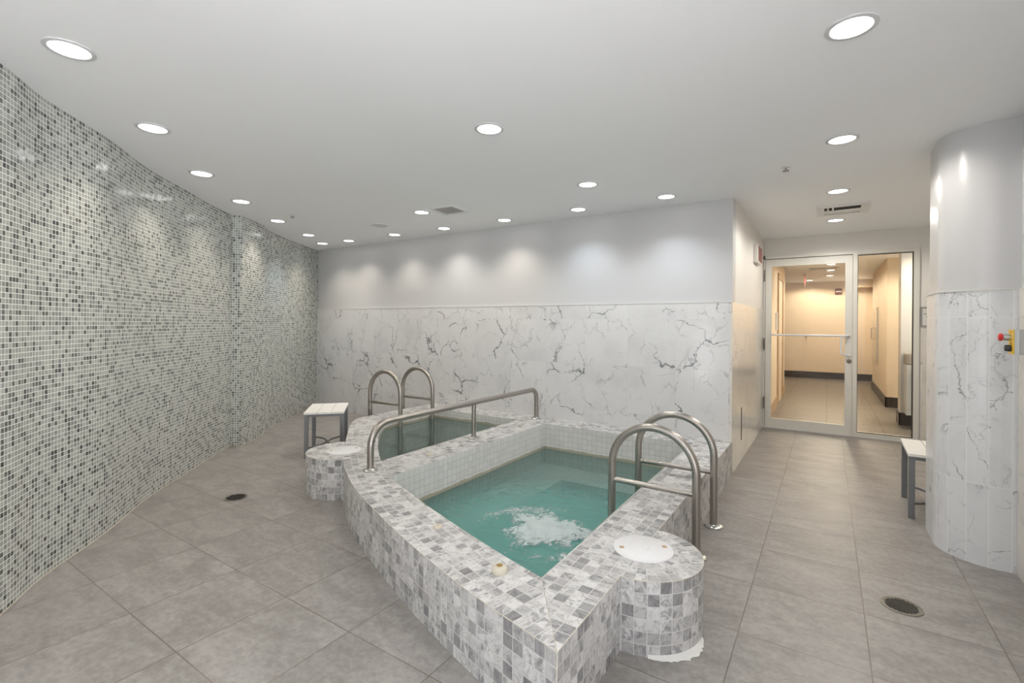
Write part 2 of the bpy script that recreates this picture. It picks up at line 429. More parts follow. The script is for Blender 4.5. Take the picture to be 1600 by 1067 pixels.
def resample(pts, n):
    L = [0]
    for a, b in zip(pts, pts[1:]): L.append(L[-1] + math.dist(a, b))
    out, j = [], 0
    for i in range(n + 1):
        s = L[-1] * i / n
        while j < len(L) - 2 and L[j + 1] < s: j += 1
        t = (s - L[j]) / max(1e-9, L[j + 1] - L[j])
        out.append(tuple(Vector(pts[j]).lerp(Vector(pts[j + 1]), t)))
    return out

# ------------------------------------------------------------------ tub outline (metres, plan)
ZT = 0.303
OUT = smooth_curve([(-0.695, 1.327), (-0.85, 1.367), (-1.012, 1.408), (-1.251, 1.478), (-1.683, 1.63), (-2.207, 1.846), (-2.499, 1.985), (-2.778, 2.15), (-2.974, 2.283), (-3.22, 2.475), (-3.45, 2.665), (-3.84, 3.005), (-4.08, 3.235), (-4.19, 3.40), (-4.22, 3.56)])
INN = smooth_curve([(-0.955, 1.684), (-1.25, 1.772), (-1.758, 1.95), (-2.08, 2.078), (-2.42, 2.225), (-2.755, 2.445), (-3.05, 2.675), (-3.27, 2.865), (-3.52, 3.095), (-3.72, 3.30), (-3.86, 3.47), (-3.91, 3.60), (-3.92, 3.72)])
YB, YI = 4.62, 4.315                    # back wall face, back inner pool face
hot_in = [p for p in INN if p[0] >= -2.421]
cold_in = [p for p in INN if p[0] <= -2.754]
HOT = [(-0.955, YI)] + hot_in + [(-2.42, YI)]
COLD = [(-2.755, YI)] + cold_in + [(-3.92, YI)]

# ------------------------------------------------------------------ setting
LEFT = smooth_curve([(-2.12, -0.52), (-2.62, 0.16), (-3.09, 0.545), (-3.37, 0.745), (-3.75, 1.11), (-4.24, 1.506), (-4.65, 1.925), (-4.98, 2.26), (-5.31, 2.64)], 5)
LEFT += [(-5.235, 2.702), (-5.565, 3.138), (-5.70, 3.04 + 0.17)]
LEFT += smooth_curve([(-5.70, 3.21), (-5.95, 3.51), (-6.27, 3.93), (-6.53, 4.33), (-6.70, 4.64)], 5)[1:]
mb = MB(); u = 0.0
for a, b in zip(LEFT, LEFT[1:]):
    L = math.dist(a, b)
    mb.face([(*a, 0), (*b, 0), (*b, ZC), (*a, ZC)], [(u, 0), (u + L, 0), (u + L, ZC), (u, ZC)]); u += L
back = [(-6.95, 4.75), (-7.3, 4.75), (-7.3, 3.4), (-2.30, -0.52)]
poly = LEFT + back
for a, b in zip(poly[len(LEFT) - 1:], poly[len(LEFT):] + [LEFT[0]]): mb.face([(*a, 0), (*b, 0), (*b, ZC), (*a, ZC)], [(0, 0)] * 4)
struct(mb.build('wall_left', 'mosaic'), 'curved wall of small grey green glass mosaic tiles', 'wall')
# a bead of sealant at the foot of the mosaic wall and in the corner
mb = MB(); mb.tube([(p[0] + 0.003, p[1], 0.003) for p in LEFT[5:]], 0.003, 6); mb.box(-6.706, -6.692, 4.605, 4.625, 0, 1.53)
struct(mb.build('trim_1', 'cap'))

def fill_with_holes(name, rect, holes, z, mat, down=False):
    b = bmesh.new()
    es = []
    for loop in [rect] + holes:
        vs = [b.verts.new((*p, z)) for p in loop]
        es += [b.edges.new((vs[i], vs[(i + 1) % len(vs)])) for i in range(len(vs))]
    bmesh.ops.triangle_fill(b, use_beauty=True, edges=es)
    for f in b.faces:
        if (f.normal.z > 0) == down: f.normal_flip()
    me = bpy.data.meshes.new(name); b.to_mesh(me); b.free(); me.materials.append(MAT[mat])
    o = bpy.data.objects.new(name, me); C.objects.link(o); return o
struct(fill_with_holes('floor', [(-7.4, -3.2), (2.2, -3.2), (2.2, 7.1), (-7.4, 7.1)], [HOT, COLD], 0, 'floor'), 'grey porcelain tiled floor', 'floor')
mb = MB(); mb.box(-7.4, 2.2, -3.2, 7.16, ZC, ZC + 0.12)
struct(mb.build('ceiling', 'ceiling'), 'flat white painted ceiling', 'ceiling')
mb = MB(); mb.box(-7.3, -0.705, 4.64, 4.8, 0, ZC)
struct(mb.build('wall_back', 'paint'))
mb = MB(); mb.box(-6.72, -0.7205, YB, 4.64, 0, 1.53)
struct(mb.build('trim_2', 'marble_back'), 'white veined marble wainscot on the back wall', 'wainscot')
mb = MB(); mb.box(-6.72, -0.695, YB - 0.004, 4.641, 1.53, 1.5385)
struct(mb.build('trim_3', 'grout'))
mb = MB(); mb.box(-0.85, -0.706, 4.641, 7.1, 0, ZC)
struct(mb.build('wall_corridor', 'cream'))
mb = MB(); mb.box(-0.72, -0.70, 4.6195, 7.06, 0, 1.53)
struct(mb.build('trim_4', 'marble_side'), 'cream marble wainscot on the corridor side wall', 'wainscot')
# door wall
mb = MB(); mb.box(-0.85, 2.2, 7.1, 7.22, 2.235, ZC); mb.box(0.875, 2.2, 7.1, 7.22, 0, 2.235); mb.box(-0.85, -0.705, 7.1, 7.22, 0, 2.235)
struct(mb.build('wall_door', 'cream'))
mb = MB(); mb.box(0.885, 1.25, 7.085, 7.1, 0, 1.53)
struct(mb.build('trim_5', 'marble_side'))
# right side: wall, rounded column, corridor recess
col = [(0.86, 3.645)] + arc((0.80, 3.895), 0.250, -PI / 2 + 0.1, -PI, 14) + [(0.550, 4.15), (1.25, 4.15), (1.25, 3.645)]
col = list(reversed(col)) if False else col
def shrink(p, d): return [(x + (d if x < 0.86 else 0), y + (d if (y < 4.1) else -d)) for x, y in p]
mb = MB(); mb.prism(col, 0, 1.53, smooth=False)
struct(mb.build('column', 'marble_col', recalc=True), 'rounded column clad in narrow white marble strips', 'column')
mb = MB(); mb.prism(shrink(col, 0.011), 1.53, ZC, smooth=True)
struct(mb.build('trim_6', 'paint'), 'painted upper half of the rounded column', 'column')
mb = MB(); mb.prism(shrink(col, -0.004), 1.527, 1.536)
struct(mb.build('trim_7', 'grout'))
mb = MB(); mb.box(0.873, 1.3, 0.9, 3.66, 0, ZC); mb.box(0.873, 1.0, -3.0, 0.9, 2.40, ZC); mb.box(0.873, 1.0, -3.0, 0.9, 0, 0.06)
struct(mb.build('wall_right', 'paint'))
mb = MB(); mb.box(0.858, 0.873, 0.9, 3.64, 0, 1.53)
struct(mb.build('trim_8', 'marble_side'))
mb = MB(); mb.box(1.25, 1.4, 3.63, 7.1, 0, ZC)
struct(mb.build('wall_recess', 'cream'))
# behind the camera: unseen daylight openings, left one added for light, plain rear wall
mb = MB(); mb.box(-2.3, 1.0, -3.15, -3.0, 0, ZC); mb.box(-2.3, -2.12, -3.0, -0.52, 2.40, ZC); mb.box(-2.3, -2.12, -3.0, -0.52, 0, 0.06)
struct(mb.build('wall_rear', 'paint'))

# ------------------------------------------------------------------ the twin tub
tub = thing('whirlpool_tub', 'raised twin whirlpool tub clad in tumbled grey marble mosaic', 'hot tub', (0, 0, 0))
N = 84
# landmarks keep outer and inner edges paired across the curb
io = min(range(len(OUT)), key=lambda i: math.dist(OUT[i], (-2.65, 2.07))); ii = min(range(len(INN)), key=lambda i: math.dist(INN[i], (-2.42, 2.225)))
o1, o2 = resample(OUT[:io + 1], 44), resample(OUT[io:], 40)
i1, i2 = resample(INN[:ii + 1], 44), resample(INN[ii:], 40)
O, I = o1 + o2[1:], i1 + i2[1:]
mb = MB(); u = 0.0
for k in range(len(O) - 1):
    a, b, c, d = O[k], O[k + 1], I[k + 1], I[k]
    L = math.dist(a, b); w0, w1 = math.dist(a, d), math.dist(b, c)
    # lay the tiles square to the outer edge (the mitred corner starts on a slant)
    def lay(k, o, i, u):
        t = (Vector(O[min(k + 1, len(O) - 1)]) - Vector(O[max(k - 1, 0)])).normalized(); d = Vector(i) - Vector(o)
        al = d.dot(t); return (u + al, math.sqrt(max(0, d.length_squared - al * al)))
    mb.face([(*b, ZT), (*a, ZT), (*d, ZT), (*c, ZT)], [(u + L, 0), (u, 0), lay(k, a, d, u), lay(k + 1, b, c, u + L)])
    mb.face([(*a, 0), (*b, 0), (*b, ZT), (*a, ZT)], [(u, -ZT), (u + L, -ZT), (u + L, 0), (u, 0)])
    u += L
# left straight curb, back ledge, right curb, divider
def top(p, uvs): mb.face([(*q, ZT) for q in p], uvs)
top([(-3.92, 3.72), (-4.22, 3.56), (-4.22, YB), (-3.92, YI)], [(0.3, 3.72), (0, 3.56), (0, YB), (0.3, YI)])
mb.face([(-4.22, 3.56, 0), (-4.22, YB, 0), (-4.22, YB, ZT), (-4.22, 3.56, ZT)], [(3.56, -ZT), (YB, -ZT), (YB, 0), (3.56, 0)])
top([(-4.22, YB), (-3.92, YI), (-0.955, YI), (-0.695, YB)], [(-4.22, 0), (-3.92, YB - YI), (-0.955, YB - YI), (-0.695, 0)])
top([(-0.695, 1.327), (-0.695, YB), (-0.955, YI), (-0.955, 1.684)], [(1.327, 0), (YB, 0), (YI, 0.26), (1.684, 0.26)])
mb.face([(-0.695, 1.327, 0), (-0.695, YB, 0), (-0.695, YB, ZT), (-0.695, 1.327, ZT)], [(1.327, -ZT), (YB, -ZT), (YB, 0), (1.327, 0)])
jn = [p for p in I if -2.756 < p[0] < -2.419]
dv = [(-2.42, 2.225)] + sorted([p for p in jn if -2.75 < p[0] < -2.425], key=lambda p: -p[0]) + [(-2.755, 2.445)]
top(dv + [(-2.755, YI), (-2.42, YI)], [(p[1], p[0] + 2.42) for p in dv] + [(YI, -0.335), (YI, 0)])
mb.build('curb', 'tub', tub, weld=False, recalc=True)
# mitre grout line at the front corner
mb = MB(); mb.tube([(-0.697, 1.33, ZT), (-0.953, 1.681, ZT)], 0.0013, 6); mb.tube([(-0.695, 1.327, 0.0), (-0.695, 1.327, ZT)], 0.0016, 6)
mb.build('grout_line', 'cap', tub)
# cream edge grout along the outer top edge
mb = MB()
for q in ([p for p in O if p[0] > -3.01], [p for p in O if p[0] < -3.46]): mb.tube([(*p, ZT - 0.0005) for p in q], 0.0016, 6)
for a, b in ((1.327, 1.873), (2.397, YB)): mb.tube([(-0.695, a, ZT - 0.0005), (-0.695, b, ZT - 0.0005)], 0.0016, 6)
mb.build('edge_grout', 'cap', tub)
# pool walls and floors
def pool(name, loop, wl, zf):
    mb = MB(); n = len(loop); u = 0.0
    for i in range(n):
        a, b = loop[i], loop[(i + 1) % n]; L = math.dist(a, b)
        mb.face([(*a, zf), (*b, zf), (*b, ZT), (*a, ZT)], [(u, zf), (u + L, zf), (u + L, ZT), (u, ZT)]); u += L
    mb.face([(*p, zf) for p in loop], loop)
    o = mb.build(name, 'liner', tub, recalc=False); o['wl'] = wl
    return o
WH, WC = 0.05, 0.203
pool('pool_lining', HOT, WH, -0.75)
pool('pool_lining', COLD, WC, -0.75)
# seat ledges under water
mb = MB(); mb.box(-2.419, -2.02, 2.33, YI - 0.001, -0.745, -0.10); mb.box(-2.02, -0.956, 3.93, YI - 0.001, -0.745, -0.10)
o = mb.build('seat_ledge', 'liner', tub); o['wl'] = -5.0
mb = MB(); mb.box(-3.60, -2.756, 3.98, YI - 0.001, -0.745, -0.10)
o = mb.build('seat_ledge', 'liner', tub); o['wl'] = -5.0
# grey nosing along the right inside face and tile lip on the divider
mb = MB(); mb.tube([(-0.955, 1.95, ZT - 0.014), (-0.961, 2.2, ZT - 0.016), (-0.965, 2.9, ZT - 0.018), (-0.965, YI - 0.02, ZT - 0.018)], [0.004, 0.011, 0.016, 0.016], 10)
mb.build('nosing', 'greybox', tub)
# round skimmer housings bulging out of the curb
def drum(c, r, nrm, ext):
    mb = MB(); a0 = math.atan2(nrm[1], nrm[0]); n = 26
    pts = [(c[0] + r * math.cos(a0 + (k / n - 0.5) * (PI + ext)), c[1] + r * math.sin(a0 + (k / n - 0.5) * (PI + ext))) for k in range(n + 1)]
    rows = [0.0, 0.13, r]
    for k in range(n):
        A0, A1 = (a0 + (q / n - 0.5) * (PI + ext) for q in (k, k + 1))
        e0, e1 = A0 * r, A1 * r
        P = lambda rr, A: (c[0] + rr * math.cos(A), c[1] + rr * math.sin(A), ZT - 0.0004)
        mb.face([P(0.10, A0), P(r, A0), P(r, A1), P(0.10, A1)], [(e0, r - 0.10), (e0, 0), (e1, 0), (e1, r - 0.10)])
        mb.face([(*pts[k], 0), (*pts[k + 1], 0), (*pts[k + 1], ZT - 0.0004), (*pts[k], ZT - 0.0004)], [(e0, -ZT), (e1, -ZT), (e1, 0), (e0, 0)], smooth=True)
    d = mb.build('skimmer_housing', 'tub', tub, recalc=True)
    mb = MB(); mb.tube([(*p, ZT - 0.001) for p in pts], 0.0016, 6); mb.build('edge_grout', 'cap', d)
    return d
drum((-0.695, 2.135), 0.262, (1, 0), 0.02)
nl = Vector((-0.62, -0.785)).normalized()
drum((-3.235, 2.487), 0.285, nl, 0.02)
# white grout smeared on the floor beside the right housing
mb = MB(); K = 26; ring = []
for k in range(K + 1):
    A = -1.15 + 1.15 * k / K
    w = 0.008 + 0.032 * abs(math.sin(PI * k / K)) * (0.6 + 0.5 * random.random())
    ring.append(((-0.695 + 0.262 * math.cos(A), 2.135 + 0.262 * math.sin(A)), (-0.695 + (0.262 + w) * math.cos(A), 2.135 + (0.262 + w) * math.sin(A))))
for (a, b), (c, d) in zip(ring, ring[1:]):
    mb.face([(*a, 0.012), (*b, 0.0015), (*d, 0.0015), (*c, 0.012)], None, 0, True)
mb.build('grout_smear', 'grout', tub)

# water
def water(name, loop, z, mat, label):
    mb = MB(); cx = sum(p[0] for p in loop) / len(loop); cy = sum(p[1] for p in loop) / len(loop)
    ins = [(p[0] + (0.002 if p[0] < cx else -0.002), p[1] + (0.002 if p[1] < cy else -0.002)) for p in loop]
    mb.face([(*p, z) for p in ins], ins)
    o = mb.build(name, mat, recalc=False)
    if o.data.polygons[0].normal.z < 0: o.data.flip_normals()
    return tag(o, label, 'water', kind='stuff')
hotw = water('tub_water', HOT, WH, 'hot', 'teal bubbling water in the large right tub')
water('plunge_water', COLD, WC, 'cold', 'still dark green water in the small left tub')
# foam thrown up by the jet
FC = Vector((-1.44, 2.60))
b = bmesh.new(); n = 90; ext = 0.62; vs = {}
dl = b.verts.layers.float.new('dens')
for i in range(n + 1):
    for j in range(n + 1):
        x, y = FC.x + ext * (2 * i / n - 1), FC.y + ext * (2 * j / n - 1)
        if x > -0.965 or y < 2.0: continue
        dx, dy = x - FC.x, y - FC.y
        r = math.hypot(dx * 1.0, dy * 1.15)
        ang = math.atan2(dy, dx)
        core = max(0, 1 - r / (0.32 * (1 + 0.18 * math.sin(3 * ang + 0.6) + 0.12 * math.sin(7 * ang))))
        ring_ = 0.27 * math.exp(-((r - 0.42 - 0.04 * math.sin(2 * ang)) / 0.055) ** 2) * (0.45 + 0.55 * math.sin(2 * ang + 2.6))
        v = b.verts.new((x, y, WH + 0.004 + 0.045 * core ** 1.5 * (0.6 + 0.4 * math.sin(40 * x) * math.sin(37 * y)) + 0.003 * random.random() * (core > 0)))
        edge = max(0.0, (r - 0.45) / 0.17)
        v[dl] = 0.27 + 0.70 * core ** 0.7 + ring_ - 0.6 * edge; vs[i, j] = v
for (i, j), v in list(vs.items()):
    q = [vs.get(k) for k in ((i, j), (i + 1, j), (i + 1, j + 1), (i, j + 1))]
    if all(q): f = b.faces.new(q); f.smooth = True
me = bpy.data.meshes.new('foam'); b.to_mesh(me); b.free(); me.materials.append(MAT['foam'])
fo = bpy.data.objects.new('foam', me); C.objects.link(fo); fo.parent = hotw; fo['label'] = 'white froth over the jet'; fo['kind'] = 'stuff'

# lids
def lid(c, rz, label):
    t = thing('skimmer_lid', label, 'lid', (c[0], c[1], ZT), rz, 'round skimmer lids')
    mb = MB(); mb.lathe([(0.0, 0.009), (0.118, 0.009), (0.121, 0.0075), (0.122, 0.006), (0.131, 0.005), (0.133, 0.0005), (0, 0.0005)], 48)
    d = mb.build('cover_plate', 'white', t)
    for s in (-1, 1):
        mb = MB(); mb.box(-0.010, 0.010, s * 0.098 - 0.010, s * 0.098 + 0.010, 0.0092, 0.0105); mb.build('finger_latch', 'wood', t)
    mb = MB(); mb.tube([(0.028 * math.cos(a), 0.028 * math.sin(a), 0.0092) for a in [0.3 + k * 0.16 for k in range(16)]], 0.0016, 6); mb.build('embossed_arc', 'white', t)
lid((-0.694, 2.158), math.radians(-55), 'white round lid with two brown latches on the right skimmer housing')
lid((-3.225, 2.478), math.radians(150), 'white round lid on the left skimmer housing by the bench')
# air buttons and caps on the curb
t = thing('air_button', 'ivory air button with brass centre near the front corner of the curb', 'button', (-1.12, 1.627, ZT))
mb = MB(); mb.lathe([(0.034, 0.0), (0.034, 0.01), (0.030, 0.02), (0.022, 0.025), (0.012, 0.0255), (0.0, 0.0255)], 28); mb.build('housing', 'cap', t)
mb = MB(); mb.lathe([(0.012, 0.024), (0.012, 0.0285), (0.0, 0.0285)], 16); mb.build('push_cap', 'brass', t)
for p, lb in (((-1.62, 1.806), 'small ivory cap on the curved curb left of the brass centred button'), ((-2.575, 2.763), 'small white cap on the divider nearest the handrail foot'), ((-2.575, 4.085), 'small white cap at the far end of the divider')):
    t = thing('return_cap', lb, 'cap', (*p, ZT), 0, 'small caps set in the curb')
    mb = MB(); mb.lathe([(0.024, 0.0), (0.024, 0.006), (0.018, 0.012), (0.008, 0.012), (0.007, 0.009), (0.0, 0.009)], 24); mb.build('cap_body', 'cap', t)

# ------------------------------------------------------------------ rails
RT = 0.0235
def flange(parent, p, r=0.052):
    mb = MB(); mb.lathe([(r, 0.0), (r, 0.008), (r * 0.9, 0.013), (RT + 0.006, 0.016), (RT + 0.004, 0.020), (RT, 0.020)], 32, p)
    return mb.build('flange', 'flange', parent)
hr = thing('handrail', 'long low brushed steel handrail on the divider between the two tubs', 'handrail', (-2.625, 2.235, ZT + 0.001))
X0 = 0.0; y0, y1, zt = 0.0, 2.256, 0.622 - ZT
path = [(0, y0, 0.004), (0, y0, zt - 0.16)] + [(0, y0 + 0.16 - 0.16 * math.cos(a), zt - 0.16 + 0.16 * math.sin(a)) for a in [k * PI / 2 / 12 for k in range(1, 13)]]
r2 = 0.10
path += [(0, y1 - r2 + r2 * math.sin(a), zt - r2 + r2 * math.cos(a)) for a in [k * PI / 2 / 12 for k in range(0, 13)]] + [(0, y1, 0.004)]
mb = MB(); mb.tube(path, RT, 18); mb.build('rail', 'steel', hr)
mb = MB(); mb.tube([(0, 1.156, 0.004), (0, 1.156, zt - 0.01)], 0.02, 16); mb.build('post', 'steel', hr)
for yy in (0, 1.156, y1): flange(hr, (0, yy, 0))

def ladder(loc, wid, dz, label, sgn):
    """two hoops 0.506 m apart; outer legs on the floor at local x=0, inner legs in the water at x = sgn*wid"""
    t = thing('pool_ladder', label, 'pool ladder', loc, 0, 'brushed steel grab rail ladders')
    r = wid / 2; zc = 0.709 + dz - r; ztr = []
    for yy in (0, 0.506):
        path = [(0, yy, 0.003), (0, yy, zc)] + [(sgn * (r - r * math.cos(a)), yy, zc + r * math.sin(a)) for a in [k * PI / 28 for k in range(1, 29)]] + [(sgn * wid, yy, -0.62)]
        mb = MB(); mb.tube(path, RT, 18); h = mb.build('hoop', 'steel', t)
        mb = MB(); mb.tube([(0, yy, 0.357 + dz), (sgn * wid, yy, 0.357 + dz)], 0.0165, 14); mb.build('cross_bar', 'steel', t)
        flange(t, (0, yy, 0), 0.058)
    for z in (-0.12, -0.40):
        mb = MB(); mb.box(sgn * wid - 0.035, sgn * wid + 0.035, 0, 0.506, z - 0.012, z + 0.012); mb.build('tread', 'steel', t)
ladder((-0.617, 2.866, 0), 0.506, 0.0, 'large brushed steel hooped ladder over the right curb', -1)
ladder((-4.36, 3.70, 0), 0.49, 0.075, 'brushed steel hooped ladder at the far small tub', 1)

# ------------------------------------------------------------------ benches
def bench(loc, rz, label):
    """local x across (0.37), y along (0.55)"""
    t = thing('shower_bench', label, 'bench', loc, rz, 'white slatted benches on grey legs')
    W, Lh, H = 0.185, 0.275, 0.45
    for k in (-1, 0, 1):
        mb = MB(); mb.box(k * 0.125 - 0.0605, k * 0.125 + 0.0605, -Lh, Lh, H - 0.02, H); mb.build('slat', 'offwhite', t, bevel=0.003)
    mb = MB()
    for s in (-1, 1):
        mb.box(s * (W - 0.02) - 0.012, s * (W - 0.02) + 0.012, -Lh + 0.015, Lh - 0.015, H - 0.045, H - 0.0205)
        mb.box(-W + 0.02, W - 0.02, s * (Lh - 0.03) - 0.012, s * (Lh - 0.03) + 0.012, H - 0.045, H - 0.0205)
    mb.build('seat_frame', 'legs', t)
    for sx in (-1, 1):
        for sy in (-1, 1):
            mb = MB(); x, y = sx * (W - 0.022), sy * (Lh - 0.03)
            mb.box(x - 0.018, x + 0.018, y - 0.018, y + 0.018, 0, H - 0.021); mb.build('leg', 'legs', t, bevel=0.003)
        # bowed stretcher between the two legs of a long side
        mb = MB(); pts = []
        for k in range(17):
            q = -1 + 2 * k / 16
            pts.append((sx * (W - 0.022 - (W - 0.032) * (1 - q * q) ** 0.8), q * (Lh - 0.03), 0.10 - 0.0 * sx))
        mb.tube(pts, 0.009, 10); mb.build('stretcher', 'legs', t)
    return t
along = math.atan2(0.40, -0.44)
bench((-4.305, 3.10, 0), along - PI / 2, 'white slatted bench left of the tub in front of the mosaic wall')
bench((0.665, 4.545, 0), math.radians(-1.5), 'white slatted bench half hidden behind the marble column')

# ------------------------------------------------------------------ floor drains
def drain(c, kind, label):
    t = thing('floor_drain', label, 'drain', (c[0], c[1], 0.0), 0, 'round floor drains')
    mb = MB(); mb.lathe([(0.082, 0.0004), (0.082, 0.003), (0.074, 0.0035), (0.072, 0.0015), (0.0, 0.0012)], 40)
    mb.build('rim', 'drain', t)
    mb = MB()
    if kind == 'slots':
        for k in range(-5, 6):
            x = k * 0.0125; h = math.sqrt(max(0, 0.064 ** 2 - x * x))
            mb.box(x - 0.004, x + 0.004, -h, h, 0.0022, 0.0036)
        mb.build('slots', 'dark', t)
    else:
        for i in range(-7, 8):
            for j in range(-7, 8):
                x = i * 0.0098 + (j % 2) * 0.0049; y = j * 0.0088
                if math.hypot(x, y) < 0.064: mb.lathe([(0.0036, 0.0022), (0.0036, 0.0036), (0, 0.0036)], 8, (x, y, 0), smooth=False)
        mb.build('holes', 'dark', t)
drain((-3.72, 1.89), 'slots', 'slotted round floor drain left of the tub near the mosaic wall')
drain((0.302, 2.916), 'holes', 'perforated round floor drain on the right in front of the column')

# ------------------------------------------------------------------ ceiling things
WARM, COOL, NEUT = (1.0, 0.90, 0.77), (0.80, 0.89, 1.0), (1.0, 0.95, 0.88)
def spot(parent, col, w, size=100, blend=1.0):
    ld = bpy.data.lights.new('lamp', 'SPOT'); ld.energy = w; ld.color = col; ld.spot_size = math.radians(size); ld.spot_blend = blend
    ld.shadow_soft_size = 0.055
    lo = bpy.data.objects.new('lamp', ld); C.objects.link(lo); lo.parent = parent; lo.location = (0, 0, -0.012)
def downlight(p, label, col, w=None, size=116, blend=0.85, r=0.087, lens='lens', group='round recessed ceiling downlights', z=ZC):
    t = thing('downlight', label, 'downlight', (p[0], p[1], z), 0, group)
    k = r / 0.087
    mb = MB(); mb.lathe([(0.087 * k, -0.0005), (0.087 * k, -0.004), (0.082 * k, -0.0065), (0.070 * k, -0.006), (0.067 * k, -0.001)], 40); mb.build('trim_ring', 'trimring', t)
    mb = MB(); mb.lathe([(0.0, -0.004), (0.060 * k, -0.004), (0.068 * k, -0.002)], 36); mb.build('lens', lens, t)
    spot(t, col, w or ROOM_W, size, blend)
    return t
ordn = ['nearest', 'second nearest', 'third nearest', 'fourth nearest', 'third farthest', 'second farthest', 'farthest']
for k, (p, cl) in enumerate(zip([(-2.66, 0.66), (-3.323, 1.198), (-4.016, 1.767), (-4.616, 2.375), (-5.146, 3.048), (-5.622, 3.747), (-6.045, 4.25)], (WARM, WARM, WARM, WARM, WARM, COOL, WARM))):
    downlight(p, 'lit round downlight along the mosaic wall, %s of the seven' % ordn[k], cl)
for k, (p, cl) in enumerate(zip([(-5.527, 4.30), (-4.637, 4.31), (-3.826, 4.335), (-2.954, 4.335), (-2.059, 4.313), (-1.195, 4.29)], (WARM, WARM, NEUT, WARM, COOL, COOL))):
    downlight(p, 'lit round downlight in the back wall row, %s' % ['leftmost of six', 'second from left', 'third from left', 'fourth from left, right of the square vent', 'fifth from left', 'rightmost of six'][k], cl)
downlight((-1.653, 2.262), 'large lit round downlight alone above the big tub', NEUT, 22, 160, 0.5)
downlight((-1.629, 3.587), 'lit round downlight above the far end of the big tub', NEUT, 22, 160, 0.5)
downlight((-3.47, 3.591), 'lit round downlight just left of the square ceiling vent', NEUT, 22, 160, 0.5)
for k, y in enumerate((2.228, 3.536, 4.867, 6.184)):
    downlight((0.07, y), 'lit round downlight over the right walkway, %s' % ['at the top edge of the photo', 'second from the camera beside the column', 'just before the rectangular vent', 'just past the rectangular vent near the door'][k], NEUT, (15.0, 25.0, 38.0, 42.0)[k], 168, 0.35)
for p, cl, lb in (((-2.12, 0.05), COOL, 'downlight along the mosaic wall behind the camera edge'), ((0.07, 0.92), COOL, 'added unseen downlight over the walkway beside the camera'), ((-1.5, 0.55), NEUT, 'added unseen downlight in front of the tub above the frame')):  # last two are unseen fixtures added for their light
    downlight(p, lb, cl)
# square return vent
t = thing('ceiling_vent', 'square white ceiling vent with grey grille', 'vent', (-3.16, 3.66, ZC), math.radians(4))
mb = MB()
for a, b, c, d in ((-0.16, 0.16, 0.115, 0.16), (-0.16, 0.16, -0.16, -0.115), (-0.16, -0.115, -0.115, 0.115), (0.115, 0.16, -0.115, 0.115)): mb.box(a, b, c, d, -0.008, -0.0005)
mb.build('frame', 'white', t)
mb = MB(); mb.box(-0.115, 0.115, -0.115, 0.115, -0.003, -0.0005); mb.build('backing', 'grille', t)
for k in range(9):
    mb = MB(); y = -0.1 + k * 0.025; mb.box(-0.115, 0.115, y - 0.004, y + 0.004, -0.0075, -0.003); mb.build('slat', 'grille', t)
# long supply vent in the walkway ceiling
t = thing('supply_vent', 'rectangular white supply vent between two downlights near the door', 'vent', (0.115, 5.64, ZC), 0)
mb = MB(); W, D = 0.205, 0.225
for a, b, c, d in ((-W, W, D - 0.06, D), (-W, W, -D, -D + 0.06), (-W, -W + 0.06, -D + 0.06, D - 0.06), (W - 0.06, W, -D + 0.06, D - 0.06)): mb.box(a, b, c, d, -0.012, -0.0005)
mb.build('frame', 'white', t)
mb = MB(); mb.box(-W + 0.06, W - 0.06, -D + 0.06, D - 0.06, -0.002, -0.0005); mb.build('duct', 'dark', t)
for k in range(2):                       # two wide blades behind the open slot
    mb = MB(); y = 0.02 + k * 0.08
    mb.box(-W + 0.06, W - 0.06, y - 0.036, y + 0.036, -0.009, -0.006); mb.build('blade', 'white', t)
for x in (-0.115, -0.075):
    mb = MB(); mb.box(x - 0.007, x + 0.007, -D + 0.06, -0.02, -0.010, -0.003); mb.build('divider', 'white', t)
# flush ceiling speaker
t = thing('ceiling_speaker', 'flush round white ceiling speaker left of the vent', 'speaker', (-4.34, 3.80, ZC))
mb = MB(); mb.lathe([(0.10, -0.0005), (0.10, -0.006), (0.092, -0.008), (0.088, -0.006)], 36); mb.build('rim', 'white', t)
mb = MB(); mb.lathe([(0.088, -0.0045), (0.0, -0.0045)], 36); mb.build('grille', 'trimring', t)
def sprinkler(p, label):
    t = thing('sprinkler', label, 'sprinkler', (*p, ZC), 0, 'ceiling sprinkler heads')
    mb = MB(); mb.lathe([(0.028, -0.0005), (0.028, -0.004), (0.014, -0.007), (0.009, -0.007)], 20); mb.build('escutcheon', 'white', t)
    mb = MB(); mb.lathe([(0.006, -0.005), (0.006, -0.018), (0.004, -0.02), (0.004, -0.026)], 12)
    for k in range(8):
        a = k * PI / 4; mb.tube([(0.004 * math.cos(a), 0.004 * math.sin(a), -0.026), (0.021 * math.cos(a), 0.021 * math.sin(a), -0.026)], 0.003, 6)
    mb.build('deflector', 'signgrey', t)
sprinkler((-4.735, 2.965), 'small sprinkler head on the ceiling beside the mosaic wall downlights')
sprinkler((-0.255, 3.95), 'small sprinkler head on the ceiling over the right walkway')

